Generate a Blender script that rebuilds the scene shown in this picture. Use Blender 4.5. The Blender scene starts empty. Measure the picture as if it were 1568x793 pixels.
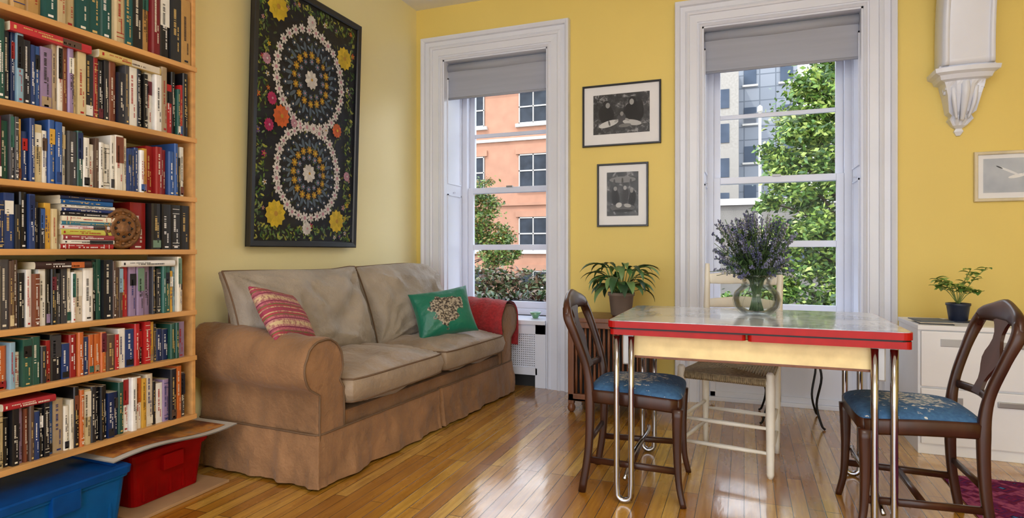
import bpy, math, random, bmesh
import numpy as np
from mathutils import Vector, Matrix, noise
R=random.Random(7)
sc=bpy.context.scene
V=Vector
# ------------------------------------------------------------ materials
def lin(c):
    return tuple(((x/255)/12.92 if x/255<=0.04045 else ((x/255+0.055)/1.055)**2.4) for x in c)
def newmat(name):
    m=bpy.data.materials.new(name); m.use_nodes=True
    nt=m.node_tree; b=nt.nodes['Principled BSDF']
    return m,nt,b
def N(nt,t,**k):
    n=nt.nodes.new(t)
    for a,v in k.items():
        if hasattr(n,a): setattr(n,a,v)
        else: n.inputs[a].default_value=v
    return n
def mix(nt,f,a,b,mode='MIX'):
    n=nt.nodes.new('ShaderNodeMix'); n.data_type='RGBA'; n.blend_type=mode
    for s,v in ((n.inputs[0],f),(n.inputs[6],a),(n.inputs[7],b)):
        if isinstance(v,bpy.types.NodeSocket): nt.links.new(v,s)
        elif isinstance(v,tuple): s.default_value=(*v[:3],1)
        else: s.default_value=v
    return n.outputs[2]
def ramp(nt,src,stops,interp='LINEAR'):
    n=nt.nodes.new('ShaderNodeValToRGB'); cr=n.color_ramp; cr.interpolation=interp
    while len(cr.elements)<len(stops): cr.elements.new(.5)
    for e,(p,c) in zip(cr.elements,stops):
        e.position=p; e.color=(*c[:3],1) if isinstance(c,tuple) else (c,c,c,1)
    nt.links.new(src,n.inputs[0]); return n.outputs[0]
def coords(nt,scale=(1,1,1),rot=(0,0,0)):
    t=nt.nodes.new('ShaderNodeTexCoord'); mp=nt.nodes.new('ShaderNodeMapping')
    mp.inputs['Scale'].default_value=scale; mp.inputs['Rotation'].default_value=rot
    nt.links.new(t.outputs['Object'],mp.inputs[0]); return mp.outputs[0]
def tnoise(nt,vec,scale,detail=4,rough=.5,dist=0):
    n=nt.nodes.new('ShaderNodeTexNoise'); n.inputs['Scale'].default_value=scale
    n.inputs['Detail'].default_value=detail; n.inputs['Roughness'].default_value=rough; n.inputs['Distortion'].default_value=dist
    nt.links.new(vec,n.inputs['Vector']); return n.outputs[0]
def bump(nt,b,h,strength,dist=.01):
    n=nt.nodes.new('ShaderNodeBump'); n.inputs['Strength'].default_value=strength
    n.inputs['Distance'].default_value=dist
    nt.links.new(h,n.inputs['Height']); nt.links.new(n.outputs[0],b.inputs['Normal'])
def mat(name,c,rough=.5,metal=0,var=.12,vs=8,bs=0,bsc=80,coat=0,sheen=0,attr=False,stretch=(1,1,1),bd=.01,spec=.5):
    m,nt,b=newmat(name); c=lin(c); v=coords(nt,stretch)
    n=tnoise(nt,v,vs)
    lo=tuple(x*(1-var) for x in c); hi=tuple(min(1,x*(1+var)) for x in c)
    f=ramp(nt,n,[(.3,0.),(.7,1.)])
    col=mix(nt,f,lo,hi)
    if attr:
        a=N(nt,'ShaderNodeVertexColor',layer_name='Col'); col=mix(nt,1.0,a.outputs[0],col,'MULTIPLY')
    nt.links.new(col,b.inputs['Base Color'])
    b.inputs['Roughness'].default_value=rough; b.inputs['Metallic'].default_value=metal
    b.inputs['Coat Weight'].default_value=coat; b.inputs['Coat Roughness'].default_value=.08
    b.inputs['Sheen Weight'].default_value=sheen; b.inputs['Specular IOR Level'].default_value=spec
    if bs: bump(nt,b,tnoise(nt,v,bsc,5,.6),bs,bd)
    return m
def thin_glass(name,tint=(1,1,1),f=1.0,rough=.0):
    m=bpy.data.materials.new(name); m.use_nodes=True; nt=m.node_tree; nt.nodes.clear()
    o=N(nt,'ShaderNodeOutputMaterial'); t=N(nt,'ShaderNodeBsdfTransparent'); g=N(nt,'ShaderNodeBsdfGlossy')
    t.inputs[0].default_value=(*tint,1); g.inputs['Roughness'].default_value=rough
    fr=N(nt,'ShaderNodeLayerWeight'); fr.inputs[0].default_value=.25
    mp=N(nt,'ShaderNodeMath',operation='MULTIPLY'); mp.inputs[1].default_value=f
    nt.links.new(fr.outputs[0],mp.inputs[0])
    mx=N(nt,'ShaderNodeMixShader'); nt.links.new(mp.outputs[0],mx.inputs[0])
    nt.links.new(t.outputs[0],mx.inputs[1]); nt.links.new(g.outputs[0],mx.inputs[2]); nt.links.new(mx.outputs[0],o.inputs[0])
    return m
M={}
M['yellow']=mat('paint_mustard',(232,207,114),.55,var=.03,vs=1.2,bs=.05,bsc=60)
M['yellow_lit']=mat('paint_yellow_window_lit',(246,236,182),.42,var=.03,vs=1.2,bs=.05,bsc=60)  # left wall: window light put into the paint as a paler yellow
M['white']=mat('paint_white_gloss',(224,229,242),.3,var=.03,vs=3)
M['ceil']=mat('ceiling_white',(235,235,238),.8,var=.02)
def shade_m():
    m,nt,b=newmat('roller_shade_fabric'); c=(*lin((158,164,178)),1)
    b.inputs['Roughness'].default_value=.9
    n=tnoise(nt,coords(nt,(.3,1,6)),4,3); nt.links.new(mix(nt,n,lin((158,162,174)),lin((184,188,200))),b.inputs['Base Color'])
    t=N(nt,'ShaderNodeBsdfTranslucent'); t.inputs[0].default_value=c; mx=N(nt,'ShaderNodeMixShader'); mx.inputs[0].default_value=.14
    o=nt.nodes['Material Output']; nt.links.new(b.outputs[0],mx.inputs[1]); nt.links.new(t.outputs[0],mx.inputs[2]); nt.links.new(mx.outputs[0],o.inputs[0]); return m
M['shade']=shade_m()
M['shelfwood']=mat('shelf_pine',(206,156,96),.45,var=.18,vs=6,stretch=(4,.5,4))
M['books']=mat('book_covers',(245,245,245),.4,var=.06,vs=30,attr=True)
M['paint']=mat('coloured_matte',(255,255,255),.6,var=.08,vs=30,attr=True)
M['leafa']=mat('leaves',(255,255,255),.45,var=.25,vs=9,attr=True)
M['petal']=mat('petals',(255,255,255),.7,var=.12,vs=60,attr=True)
M['black']=mat('black_frame',(24,28,38),.3,var=.1)
M['chrome']=mat('chrome_tube',(176,176,182),.14,1,var=.03)
M['red']=mat('red_enamel',(164,16,14),.32,var=.1,vs=20,spec=.25)
M['cream']=mat('cream_paint',(232,212,160),.5,var=.12,vs=14,spec=.3)
M['dwood']=mat('dark_mahogany',(60,31,19),.36,var=.35,vs=14,coat=.12,stretch=(1,1,.3),spec=.35)
M['bwood']=mat('brown_wood',(112,68,42),.4,var=.3,vs=12,coat=.15,stretch=(2,2,.3),spec=.35)
M['rushw']=mat('white_chair_paint',(234,230,218),.45,var=.08)
M['rush']=mat('rush_weave',(146,130,100),.85,var=.35,vs=60)
M['sofa']=mat('sofa_suede_brown',(142,105,72),.72,var=.26,vs=4,bs=.7,bsc=7,sheen=.15,bd=.04,spec=.35)
M['sofac']=mat('sofa_cushion_taupe',(156,145,131),.6,var=.2,vs=4.5,bs=.7,bsc=6,sheen=.2,bd=.04)
M['sofas']=mat('sofa_seat_taupe',(152,132,110),.55,var=.2,vs=4.5,bs=.7,bsc=6,sheen=.2,bd=.04)
M['piping']=mat('sofa_piping',(108,84,62),.7,var=.1)
M['red_wool']=mat('red_blanket',(166,38,44),.9,var=.3,vs=50,bs=.8,bsc=70,sheen=.2)
M['steel']=mat('painted_metal_white',(228,230,234),.4,var=.02)
M['grey']=mat('grey_metal',(150,150,150),.35,.6,var=.05)
M['dark']=mat('dark_void',(30,30,32),.7)
M['pot']=mat('clay_pot',(128,112,100),.7,var=.1)
M['navy']=mat('navy_pot',(36,44,66),.4)
M['iron']=mat('black_iron',(25,25,28),.4,.5)
M['brick']=mat('salmon_stucco',(166,122,98),.85,var=.1,vs=2)
M['stone']=mat('pale_stone',(190,186,178),.8,var=.05)
M['conc']=mat('asphalt',(84,84,86),.9)
M['wglass']=thin_glass('window_glass',(.98,.99,1),.3)
M['pglass']=thin_glass('picture_glass',(1,1,1),.45)
M['vglass']=thin_glass('vase_glass',(.985,.995,.99),.6)
M['bark']=mat('bark',(62,52,42),.9,var=.3,vs=20)
def floor_mat():
    m,nt,b=newmat('oak_strip_floor')
    v=coords(nt,(1,1,1),(0,0,math.pi/2))
    br=N(nt,'ShaderNodeTexBrick'); nt.links.new(v,br.inputs[0])
    br.offset=.37; br.offset_frequency=3
    for k,x in (('Scale',1.0),('Mortar Size',.0018),('Mortar Smooth',.3),('Brick Width',.95),('Row Height',.064)): br.inputs[k].default_value=x
    br.inputs['Color1'].default_value=(0,0,0,1); br.inputs['Color2'].default_value=(1,1,1,1); br.inputs['Mortar'].default_value=(.5,.5,.5,1)
    base=ramp(nt,br.outputs[0],[(0.,lin((160,104,28))),(.25,lin((200,142,44))),(.5,lin((224,174,74))),(.7,lin((184,126,34))),(.85,lin((210,156,54))),(1.,lin((238,198,104)))])
    v2=coords(nt,(22,1.4,1)); st=tnoise(nt,v2,2.2,6,.6)
    col=mix(nt,ramp(nt,st,[(.36,.5),(.6,0.)]),base,lin((128,78,22)))
    big=tnoise(nt,coords(nt),1.1,3)
    col=mix(nt,ramp(nt,big,[(.38,.45),(.62,0.)]),col,lin((124,74,24)))
    col=mix(nt,br.outputs['Fac'],col,lin((50,28,12)))
    nt.links.new(col,b.inputs['Base Color'])
    r=ramp(nt,tnoise(nt,coords(nt,(3,1,1)),3,4),[(.3,.2),(.7,.36)]); nt.links.new(r,b.inputs['Roughness'])
    cr2=ramp(nt,tnoise(nt,coords(nt,(2,1,1)),4,4),[(.3,.08),(.7,.18)]); nt.links.new(cr2,b.inputs['Coat Roughness'])
    b.inputs['Specular IOR Level'].default_value=.3
    b.inputs['Coat Weight'].default_value=1; b.inputs['Coat IOR'].default_value=1.5
    h=mix(nt,.7,tnoise(nt,coords(nt,(9,1.5,1)),2.5,3),br.outputs['Fac'])
    n=nt.nodes.new('ShaderNodeBump'); n.inputs['Strength'].default_value=.26; n.inputs['Distance'].default_value=.01
    nt.links.new(h,n.inputs['Height']); nt.links.new(n.outputs[0],b.inputs['Normal']); nt.links.new(n.outputs[0],b.inputs['Coat Normal'])
    return m
M['floor']=floor_mat()
def enamel():
    m,nt,b=newmat('marbled_enamel'); v=coords(nt)
    n=tnoise(nt,v,5,8,.65,.6); f=ramp(nt,n,[(.48,0.),(.6,.65),(.75,.9)])
    nt.links.new(mix(nt,f,lin((204,210,222)),lin((100,112,136))),b.inputs['Base Color'])
    b.inputs['Roughness'].default_value=.14; b.inputs['Coat Weight'].default_value=.3
    return m
M['enamel']=enamel()
def seatfab():
    m,nt,b=newmat('blue_needlepoint'); t=nt.nodes.new('ShaderNodeTexCoord')
    mp=nt.nodes.new('ShaderNodeMapping'); mp.inputs['Scale'].default_value=(1,1,0); nt.links.new(t.outputs['Object'],mp.inputs[0])
    ln=N(nt,'ShaderNodeVectorMath',operation='LENGTH'); nt.links.new(mp.outputs[0],ln.inputs[0])
    n=tnoise(nt,t.outputs['Object'],26,4,.7)
    mul=N(nt,'ShaderNodeMapRange'); mul.inputs[1].default_value=.07; mul.inputs[2].default_value=.2
    mul.inputs[3].default_value=.10; mul.inputs[4].default_value=-.12
    nt.links.new(ln.outputs['Value'],mul.inputs[0])
    ad=N(nt,'ShaderNodeMath',operation='ADD'); nt.links.new(n,ad.inputs[0]); nt.links.new(mul.outputs[0],ad.inputs[1])
    f=ramp(nt,ad.outputs[0],[(.52,0.),(.57,1.)])
    n2=tnoise(nt,t.outputs['Object'],60,3)
    bl=mix(nt,n2,lin((24,60,104)),lin((70,116,158)))
    fl=mix(nt,ramp(nt,tnoise(nt,t.outputs['Object'],45,2),[(.45,0.),(.55,1.)]),lin((204,202,194)),lin((110,132,150)))
    nt.links.new(mix(nt,f,bl,fl),b.inputs['Base Color']); b.inputs['Roughness'].default_value=.85
    bump(nt,b,n2,.4,.004); return m
M['needle']=seatfab()
def rugmat():
    m,nt,b=newmat('persian_rug'); v=coords(nt)
    vo=N(nt,'ShaderNodeTexVoronoi',distance='MANHATTAN'); vo.inputs['Scale'].default_value=11; nt.links.new(v,vo.inputs[0])
    c=ramp(nt,vo.outputs['Distance'],[(0.,lin((70,110,160))),(.14,lin((30,30,60))),(.26,lin((120,26,60))),(.42,lin((70,20,70))),(.56,lin((96,20,48))),(.75,lin((150,70,100)))],'CONSTANT')
    c=mix(nt,ramp(nt,tnoise(nt,v,45,3),[(.45,0.),(.6,.7)]),c,lin((100,26,76)))
    nt.links.new(c,b.inputs['Base Color']); b.inputs['Roughness'].default_value=.95; b.inputs['Specular IOR Level'].default_value=.1
    bump(nt,b,tnoise(nt,v,200,2),.5,.005); return m
M['rug']=rugmat()
def stripefab():
    m,nt,b=newmat('striped_kilim'); v=coords(nt)
    sx=N(nt,'ShaderNodeSeparateXYZ'); nt.links.new(v,sx.inputs[0])
    pp=N(nt,'ShaderNodeMath',operation='PINGPONG'); pp.inputs[1].default_value=.075; nt.links.new(sx.outputs[1],pp.inputs[0])
    sc2=N(nt,'ShaderNodeMath',operation='MULTIPLY'); sc2.inputs[1].default_value=1/.075; nt.links.new(pp.outputs[0],sc2.inputs[0])
    c=ramp(nt,sc2.outputs[0],[(0.,lin((160,60,84))),(.14,lin((196,170,130))),(.22,lin((170,66,76))),(.36,lin((112,104,60))),(.46,lin((184,104,114))),(.62,lin((130,48,80))),(.72,lin((190,142,130))),(.86,lin((204,180,140)))],'CONSTANT')
    c=mix(nt,ramp(nt,tnoise(nt,coords(nt,(60,30,14)),1.5,2),[(.48,0.),(.56,.65)]),c,lin((140,66,84)))
    nt.links.new(c,b.inputs['Base Color']); b.inputs['Roughness'].default_value=.9; bump(nt,b,tnoise(nt,v,120,2),.5,.004); return m
M['stripe']=stripefab()
def greenfab():
    m,nt,b=newmat('green_silk_with_leopard'); t=nt.nodes.new('ShaderNodeTexCoord'); v=t.outputs['Object']
    mp=nt.nodes.new('ShaderNodeMapping'); mp.inputs['Scale'].default_value=(1.1,1.0,0); nt.links.new(v,mp.inputs[0])
    ln=N(nt,'ShaderNodeVectorMath',operation='LENGTH'); nt.links.new(mp.outputs[0],ln.inputs[0])
    n=tnoise(nt,v,11,4); ad=N(nt,'ShaderNodeMath',operation='MULTIPLY_ADD'); ad.inputs[1].default_value=.3; nt.links.new(n,ad.inputs[0]); nt.links.new(ln.outputs['Value'],ad.inputs[2])
    f=ramp(nt,ad.outputs[0],[(.252,1.),(.262,0.)])
    sp=ramp(nt,tnoise(nt,v,70,3),[(.42,lin((48,44,42))),(.5,lin((128,116,98))),(.58,lin((178,168,148)))])
    nt.links.new(mix(nt,f,lin((8,112,88)),sp),b.inputs['Base Color']); b.inputs['Roughness'].default_value=.4; b.inputs['Sheen Weight'].default_value=.2
    bump(nt,b,tnoise(nt,v,14,3),.5,.02); return m
M['green']=greenfab()
def plastic(name,c,al):
    m,nt,b=newmat(name); n=tnoise(nt,coords(nt),9,3)
    nt.links.new(mix(nt,n,lin(c),tuple(x*.35 for x in lin(c))),b.inputs['Base Color'])
    b.inputs['Roughness'].default_value=.18; b.inputs['Transmission Weight'].default_value=al; b.inputs['IOR'].default_value=1.2; return m
M['blueplastic']=plastic('blue_translucent_plastic',(20,120,210),.3)
M['bluelid']=plastic('blue_lid',(16,84,166),.0)
M['redplastic']=plastic('red_plastic',(170,16,16),.1)
def bw(name,s):
    m,nt,b=newmat(name); n=tnoise(nt,coords(nt),s,6,.75,.4)
    nt.links.new(ramp(nt,n,[(.42,lin((14,14,16))),(.54,lin((52,52,54))),(.64,lin((150,150,152)))]),b.inputs['Base Color']); b.inputs['Roughness'].default_value=.4; return m
M['bw']=bw('bw_photo_print',20)
def skyp():
    m,nt,b=newmat('seascape_print'); n=tnoise(nt,coords(nt),8,4)
    nt.links.new(mix(nt,n,lin((150,160,176)),lin((205,210,216))),b.inputs['Base Color']); b.inputs['Roughness'].default_value=.5; return m
M['sea']=skyp()
def magm():
    m,nt,b=newmat('magazine_print'); n=tnoise(nt,coords(nt),7,6,.6)
    nt.links.new(ramp(nt,n,[(.3,lin((60,50,60))),(.45,lin((140,80,50))),(.55,lin((205,140,70))),(.7,lin((120,120,130)))]),b.inputs['Base Color']); b.inputs['Roughness'].default_value=.4; return m
M['mag']=magm()
def tower():
    m,nt,b=newmat('grey_tower_cladding'); v=coords(nt,(1,1,1),(math.pi/2,0,0))
    br=N(nt,'ShaderNodeTexBrick'); nt.links.new(v,br.inputs[0]); br.offset=0
    for k,x in (('Scale',1.0),('Mortar Size',.035),('Brick Width',.9),('Row Height',.8)): br.inputs[k].default_value=x
    br.inputs['Color1'].default_value=(*lin((122,128,136)),1); br.inputs['Color2'].default_value=(*lin((132,137,144)),1); br.inputs['Mortar'].default_value=(*lin((98,104,112)),1)
    nt.links.new(br.outputs[0],b.inputs['Base Color']); b.inputs['Roughness'].default_value=.8; b.inputs['Specular IOR Level'].default_value=.1; return m
M['tower']=tower()

# ------------------------------------------------------------ geometry
class G:
    def __init__(s,name,M=None):
        s.name=name; s.v=[];s.f=[];s.m=[];s.sm=[];s.c=[];s.mats=[];s.M=M
    def add(s,vs,fs,m,smooth=False,col=(1,1,1),T=None):
        o=len(s.v)
        if T is not None: vs=[T@V(v) for v in vs]
        s.v.extend([tuple(v) for v in vs])
        if m not in s.mats: s.mats.append(m)
        i=s.mats.index(m)
        lc=isinstance(col,list)
        for k,f in enumerate(fs):
            s.f.append(tuple(o+j for j in f)); s.m.append(i); s.sm.append(smooth); s.c.append(col[k] if lc else col)
    def box(s,a,b,m,bev=0,col=(1,1,1),T=None,seg=2):
        a=V(a);b=V(b); lo=V(map(min,a,b)); hi=V(map(max,a,b)); c=(lo+hi)/2; d=hi-lo
        bm=bmesh.new(); bmesh.ops.create_cube(bm,size=1)
        for v in bm.verts: v.co=V((v.co.x*d.x,v.co.y*d.y,v.co.z*d.z))+c
        if bev: bmesh.ops.bevel(bm,geom=bm.edges[:],offset=min(bev,min(d)*.45),segments=seg,affect='EDGES',profile=.7)
        bm.verts.index_update()
        s.add([v.co.copy() for v in bm.verts],[[v.index for v in f.verts] for f in bm.faces],m,bool(bev and seg>2),col,T); bm.free()
    def tube(s,path,r,m,n=10,closed=False,col=(1,1,1),T=None,side=None,ry=None,pw=2.0):
        P=[V(p) for p in path]; L=len(P)
        rs=r if isinstance(r,(list,tuple)) else [r]*L
        rys=rs if ry is None else (ry if isinstance(ry,(list,tuple)) else [ry]*L)
        vs=[];prev=None
        for i in range(L):
            if closed: t=P[(i+1)%L]-P[i-1]
            else: t=P[min(i+1,L-1)]-P[max(i-1,0)]
            t.normalize()
            if side is not None:
                a=V(side)-t*t.dot(V(side)); a.normalize()
            elif prev is None:
                a=t.orthogonal().normalized()
            else:
                a=prev-t*t.dot(prev); a.normalize()
            prev=a; b=t.cross(a)
            for k in range(n):
                th=2*math.pi*(k+.5)/n; c_,s_=math.cos(th),math.sin(th)
                if pw!=2: c_=math.copysign(abs(c_)**(2/pw),c_); s_=math.copysign(abs(s_)**(2/pw),s_)
                vs.append(P[i]+a*(c_*rs[i])+b*(s_*rys[i]))
        fs=[]
        for i in range(L if closed else L-1):
            for k in range(n):
                j=(i+1)%L
                fs.append((i*n+k,i*n+(k+1)%n,j*n+(k+1)%n,j*n+k))
        if not closed: fs.append(tuple(range(n))[::-1]); fs.append(tuple((L-1)*n+k for k in range(n)))
        s.add(vs,fs,m,True,col,T)
    def lathe(s,prof,c,m,n=24,col=(1,1,1),T=None,cap=True):
        vs=[];c=V(c)
        for r,z in prof:
            for k in range(n):
                th=2*math.pi*k/n; vs.append(c+V((r*math.cos(th),r*math.sin(th),z)))
        fs=[(i*n+k,i*n+(k+1)%n,(i+1)*n+(k+1)%n,(i+1)*n+k) for i in range(len(prof)-1) for k in range(n)]
        if cap: fs.append(tuple(range(n))[::-1]); fs.append(tuple((len(prof)-1)*n+k for k in range(n)))
        s.add(vs,fs,m,True,col,T)
    def grid(s,fn,nu,nv,m,smooth=True,col=(1,1,1),T=None,wu=False):
        vs=[fn(i/(nu-1) if not wu else i/nu,j/(nv-1)) for i in range(nu) for j in range(nv)]
        fs=[(i*nv+j,((i+1)%nu)*nv+j,((i+1)%nu)*nv+j+1,i*nv+j+1) for i in range(nu if wu else nu-1) for j in range(nv-1)]
        s.add(vs,fs,m,smooth,col,T)
    def ext(s,pts,h0,h1,mapf,m,smooth=False,col=(1,1,1),T=None):
        n=len(pts)
        vs=[mapf(p[0],p[1],h0) for p in pts]+[mapf(p[0],p[1],h1) for p in pts]
        fs=[(k,(k+1)%n,n+(k+1)%n,n+k) for k in range(n)]+[tuple(range(n))[::-1],tuple(range(n,2*n))]
        s.add(vs,fs,m,smooth,col,T)
    def miter(s,xl,xr,zb,zt,prof,mapf,m,closed=True,T=None):
        vs=[];n=len(prof)
        for (cx,cz,sx,sz) in ((xl,zb,-1,-1 if closed else 0),(xl,zt,-1,1),(xr,zt,1,1),(xr,zb,1,-1 if closed else 0)):
            for o,p in prof: vs.append(mapf(cx+sx*o,cz+sz*o,p))
        fs=[]
        for i in range(4 if closed else 3):
            j=(i+1)%4
            for k in range(n-1): fs.append((i*n+k,i*n+k+1,j*n+k+1,j*n+k))
        s.add(vs,fs,m,False,(1,1,1),T)
    def cushion(s,w,h,t,e,m,T,nn=22,ear=.05,wr=.006,seed=0,pipe=None,pw=.42,cw=0,rc=0,sag=0,defl=None):
        def pt(u,v,sg):
            q=max(0,(1-u*u)*(1-v*v))**pw
            x=u*w/2*(1-ear*(1-v*v)*abs(u))*(1-rc*abs(v)**7); y=v*h/2*(1-ear*(1-u*u)*abs(v))*(1-rc*abs(u)**7)
            nz=noise.noise(V((x*6+seed,y*6,sg*3)))*wr+(.35-abs(noise.noise(V((x*9+seed,y*5,sg*3+7)))))*wr*.7
            if cw:
                for cu in (-1,1):
                    for cv in (-1,1):
                        dx,dy=u-cu,v-cv; d=math.hypot(dx,dy); an=math.atan2(dy*cv,dx*cu)
                        nz+=cw*noise.noise(V((an*5,seed+cu*2,cv*3+sg)))*math.exp(-d*1.6)
            if sag: q2=q*(1-sag*v)
            else: q2=q
            p=V((x,y,sg*(e/2+(t-e)/2*q2)+nz*min(1,q*1.4)))
            if defl: p=defl(p,u,v)
            return p
        def rr(i): 
            a=-1+2*i/(nn-1); return math.copysign(1-(1-abs(a))**1.5,a)
        vs=[];fs=[]
        for sg in (1,-1):
            o=len(vs)
            for i in range(nn):
                for j in range(nn): vs.append(pt(rr(i),rr(j),sg))
            for i in range(nn-1):
                for j in range(nn-1):
                    f=(o+i*nn+j,o+(i+1)*nn+j,o+(i+1)*nn+j+1,o+i*nn+j+1); fs.append(f if sg==1 else f[::-1])
        per=[(i,0) for i in range(nn)]+[(nn-1,j) for j in range(1,nn)]+[(i,nn-1) for i in range(nn-2,-1,-1)]+[(0,j) for j in range(nn-2,0,-1)]
        O=nn*nn;L=len(per)
        o=len(vs); 
        for (i,j) in per:
            p=(vs[i*nn+j]+vs[O+i*nn+j])/2; d=V((p.x,p.y,0)); d.normalize(); vs.append(p+d*e*.18)
        for k in range(L):
            k2=(k+1)%L; a=per[k][0]*nn+per[k][1]; b=per[k2][0]*nn+per[k2][1]
            fs.append((a,b,o+k2,o+k)[::-1]); fs.append((o+k,o+k2,O+b,O+a)[::-1])
        s.add(vs,fs,m,True,(1,1,1),T)
        if pipe:
            for sg in ((0,O) if e>.03 else (0,)):
                s.tube([vs[sg+i*nn+j] for i,j in per],.005,pipe,6,True,T=T)
    def done(s,norm=True):
        me=bpy.data.meshes.new(s.name)
        me.from_pydata(s.v,[],s.f)
        me.polygons.foreach_set('material_index',s.m); me.polygons.foreach_set('use_smooth',s.sm)
        for m in s.mats: me.materials.append(m)
        at=me.color_attributes.new('Col','FLOAT_COLOR','CORNER')
        cnt=[len(f) for f in s.f]
        c=np.ones((len(s.f),4)); c[:,:3]=np.array([x[:3] for x in s.c]); c=np.repeat(c,cnt,axis=0)
        at.data.foreach_set('color',c.astype(np.float32).ravel())
        if norm:
            bm=bmesh.new(); bm.from_mesh(me); bmesh.ops.recalc_face_normals(bm,faces=bm.faces[:]); bm.to_mesh(me); bm.free()
        me.update(); o=bpy.data.objects.new(s.name,me); sc.collection.objects.link(o)
        if s.M is not None: o.matrix_world=s.M
        return o
def cat(pts,n=6):
    P=[V(p) for p in pts]; P=[P[0]*2-P[1]]+P+[P[-1]*2-P[-2]]; out=[]
    for i in range(1,len(P)-2):
        for k in range(n):
            t=k/n; a,b,c,d=P[i-1],P[i],P[i+1],P[i+2]
            out.append(.5*((2*b)+(c-a)*t+(2*a-5*b+4*c-d)*t*t+(3*b-a-3*c+d)*t**3))
    out.append(P[-2]); return out
def lerpl(vals,n):
    out=[];L=len(vals)-1
    for i in range(n):
        t=i/(n-1)*L; k=min(int(t),L-1); out.append(vals[k]+(vals[k+1]-vals[k])*(t-k))
    return out
def TR(x,y,z,rz=0,rx=0,ry=0):
    return Matrix.Translation((x,y,z))@Matrix.Rotation(rz,4,'Z')@Matrix.Rotation(ry,4,'Y')@Matrix.Rotation(rx,4,'X')
ident=lambda a,b,c:V((a,b,c))

WX=-2.67; WY=4.6; CH=3.2; RX=2.7; BY=-3.0
# ------------------------------------------------------------ room
g=G('floor'); g.box((WX-.1,BY,-.1),(RX+.1,5.1,0),M['floor']); g.done()
g=G('ceiling'); g.box((WX-.1,BY,CH),(RX+.1,5.05,CH+.15),M['ceil']); g.done()
g=G('wall_left'); g.box((WX-.15,BY,0),(WX,5.05,CH),M['yellow_lit']); g.done()
g=G('wall_right'); g.box((RX,BY,0),(RX+.15,5.05,CH),M['yellow']); g.done()
W1=(-2.41,-1.47); W2=(-.286,.744); WT=2.74; GY=4.98
g=G('wall_far')
for a,b,z0,z1 in ((WX,W1[0],0,CH),(W1[1],W2[0],0,CH),(W2[1],RX,0,CH),(W1[0],W1[1],WT,CH),(W2[0],W2[1],WT,CH)):
    g.box((a,WY,z0),(b,WY+.45,z1),M['yellow'])
g.done()
casing=[(0,-.0),(0,.012),(.012,.022),(.024,.012),(.032,.012),(.034,.02),(.085,.024),(.088,.034),(.10,.04),(.112,.034),(.118,.028),(.15,.03),(.155,.05),(.175,.062),(.185,.06),(.19,.045),(.19,0)]
wallmap=lambda x,z,p:V((x,WY-p,z))
for i,(a,b) in enumerate((W1,W2)):
    g=G('trim_%d'%(i+1)); g.miter(a,b,0,WT,casing,wallmap,M['white'],False)
    for x,sg in ((a,1),(b,-1)):
        g.box((x,WY-.001,0),(x+sg*.012,GY+.04,WT),M['white'])
        for z0,z1 in ((.62,1.6),(1.7,2.6)):
            for yy in (WY+.06,GY-.07):
                g.box((x+sg*.012,yy,z0),(x+sg*.02,yy+.012,z1),M['white'])
            for zz in (z0,z1): g.box((x+sg*.012,WY+.06,zz-.012),(x+sg*.02,GY-.058,zz),M['white'])
        g.tube([(x+sg*.012,WY+.18,1.62),(x+sg*.03,WY+.18,1.62)],.007,M['white'],10)
    g.box((a,WY-.001,WT-.012),(b,GY+.04,WT),M['white'])
    g.done()
def window(name,a,b,zb,zt):
    g=G(name); a+=.012;b-=.012;zt-=.012;m=M['white']
    y0=GY; 
    for x0,x1 in ((a,a+.05),(b-.05,b)): g.box((x0,y0-.03,zb),(x1,y0+.07,zt),m,.004)
    g.box((a,y0-.03,zt-.05),(b,y0+.07,zt),m,.004); g.box((a,y0-.05,zb-.05),(b,y0+.07,zb),m,.004)
    mid=1.65
    for (s0,s1,yy) in ((zb,mid+.025,y0-.005),(mid-.025,zt-.05,y0+.032)):
        for x0,x1 in ((a+.05,a+.10),(b-.10,b-.05)): g.box((x0,yy,s0),(x1,yy+.035,s1),m,.004)
        g.box((a+.10,yy,s0),(b-.10,yy+.035,s0+(.06 if s0==zb else .05)),m,.004)
        g.box((a+.10,yy,s1-.05),(b-.10,yy+.035,s1),m,.004)
        th=.024 if s0==zb else .016
        zc=(s0+s1)/2; g.box((a+.10,yy+.003,zc-th),(b-.10,yy+.03,zc+th),m,.004)
        g.add([(a+.1,yy+.018,s0+.04),(b-.1,yy+.018,s0+.04),(b-.1,yy+.018,s1-.04),(a+.1,yy+.018,s1-.04)],[(0,1,2,3)],M['wglass'])
    g.box(((a+b)/2-.03,y0-.02,mid+.02),((a+b)/2+.03,y0,mid+.035),M['grey'],.003)
    return g.done()
window('window_1',*W1,.60,WT); window('window_2',*W2,.64,WT)
for i,(a,b) in enumerate((W1,W2)):
    g=G('roller_shade')
    def sf(u,v,a=a,b=b):
        return V((a+.016+u*(b-a-.032),WY+.07+.012*math.sin(v*3)+.004*math.sin(u*9+v*4),2.42+v*.25))
    g.grid(sf,24,10,M['shade'])
    g.tube([(a+.016,WY+.07,2.42),(b-.016,WY+.07,2.42)],.010,M['shade'],8)
    g.tube([(a+.014,WY+.09,2.685),(b-.014,WY+.09,2.685)],.038,M['shade'],14)
    g.done()
g=G('trim_3')
a,b=W2; g.box((a+.012,WY+.1,0),(b-.012,WY+.13,.56),M['white']); g.box((a+.012,WY+.04,.56),(b-.012,GY-.03,.60),M['white'],.006)
for z in (.03,.49): g.box((a+.05,WY+.085,z),(b-.05,WY+.1,z+.04),M['white'],.004)
for x in (a+.05,(a+b)/2-.02,b-.09): g.box((x,WY+.085,.03),(x+.04,WY+.1,.53),M['white'],.004)
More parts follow.
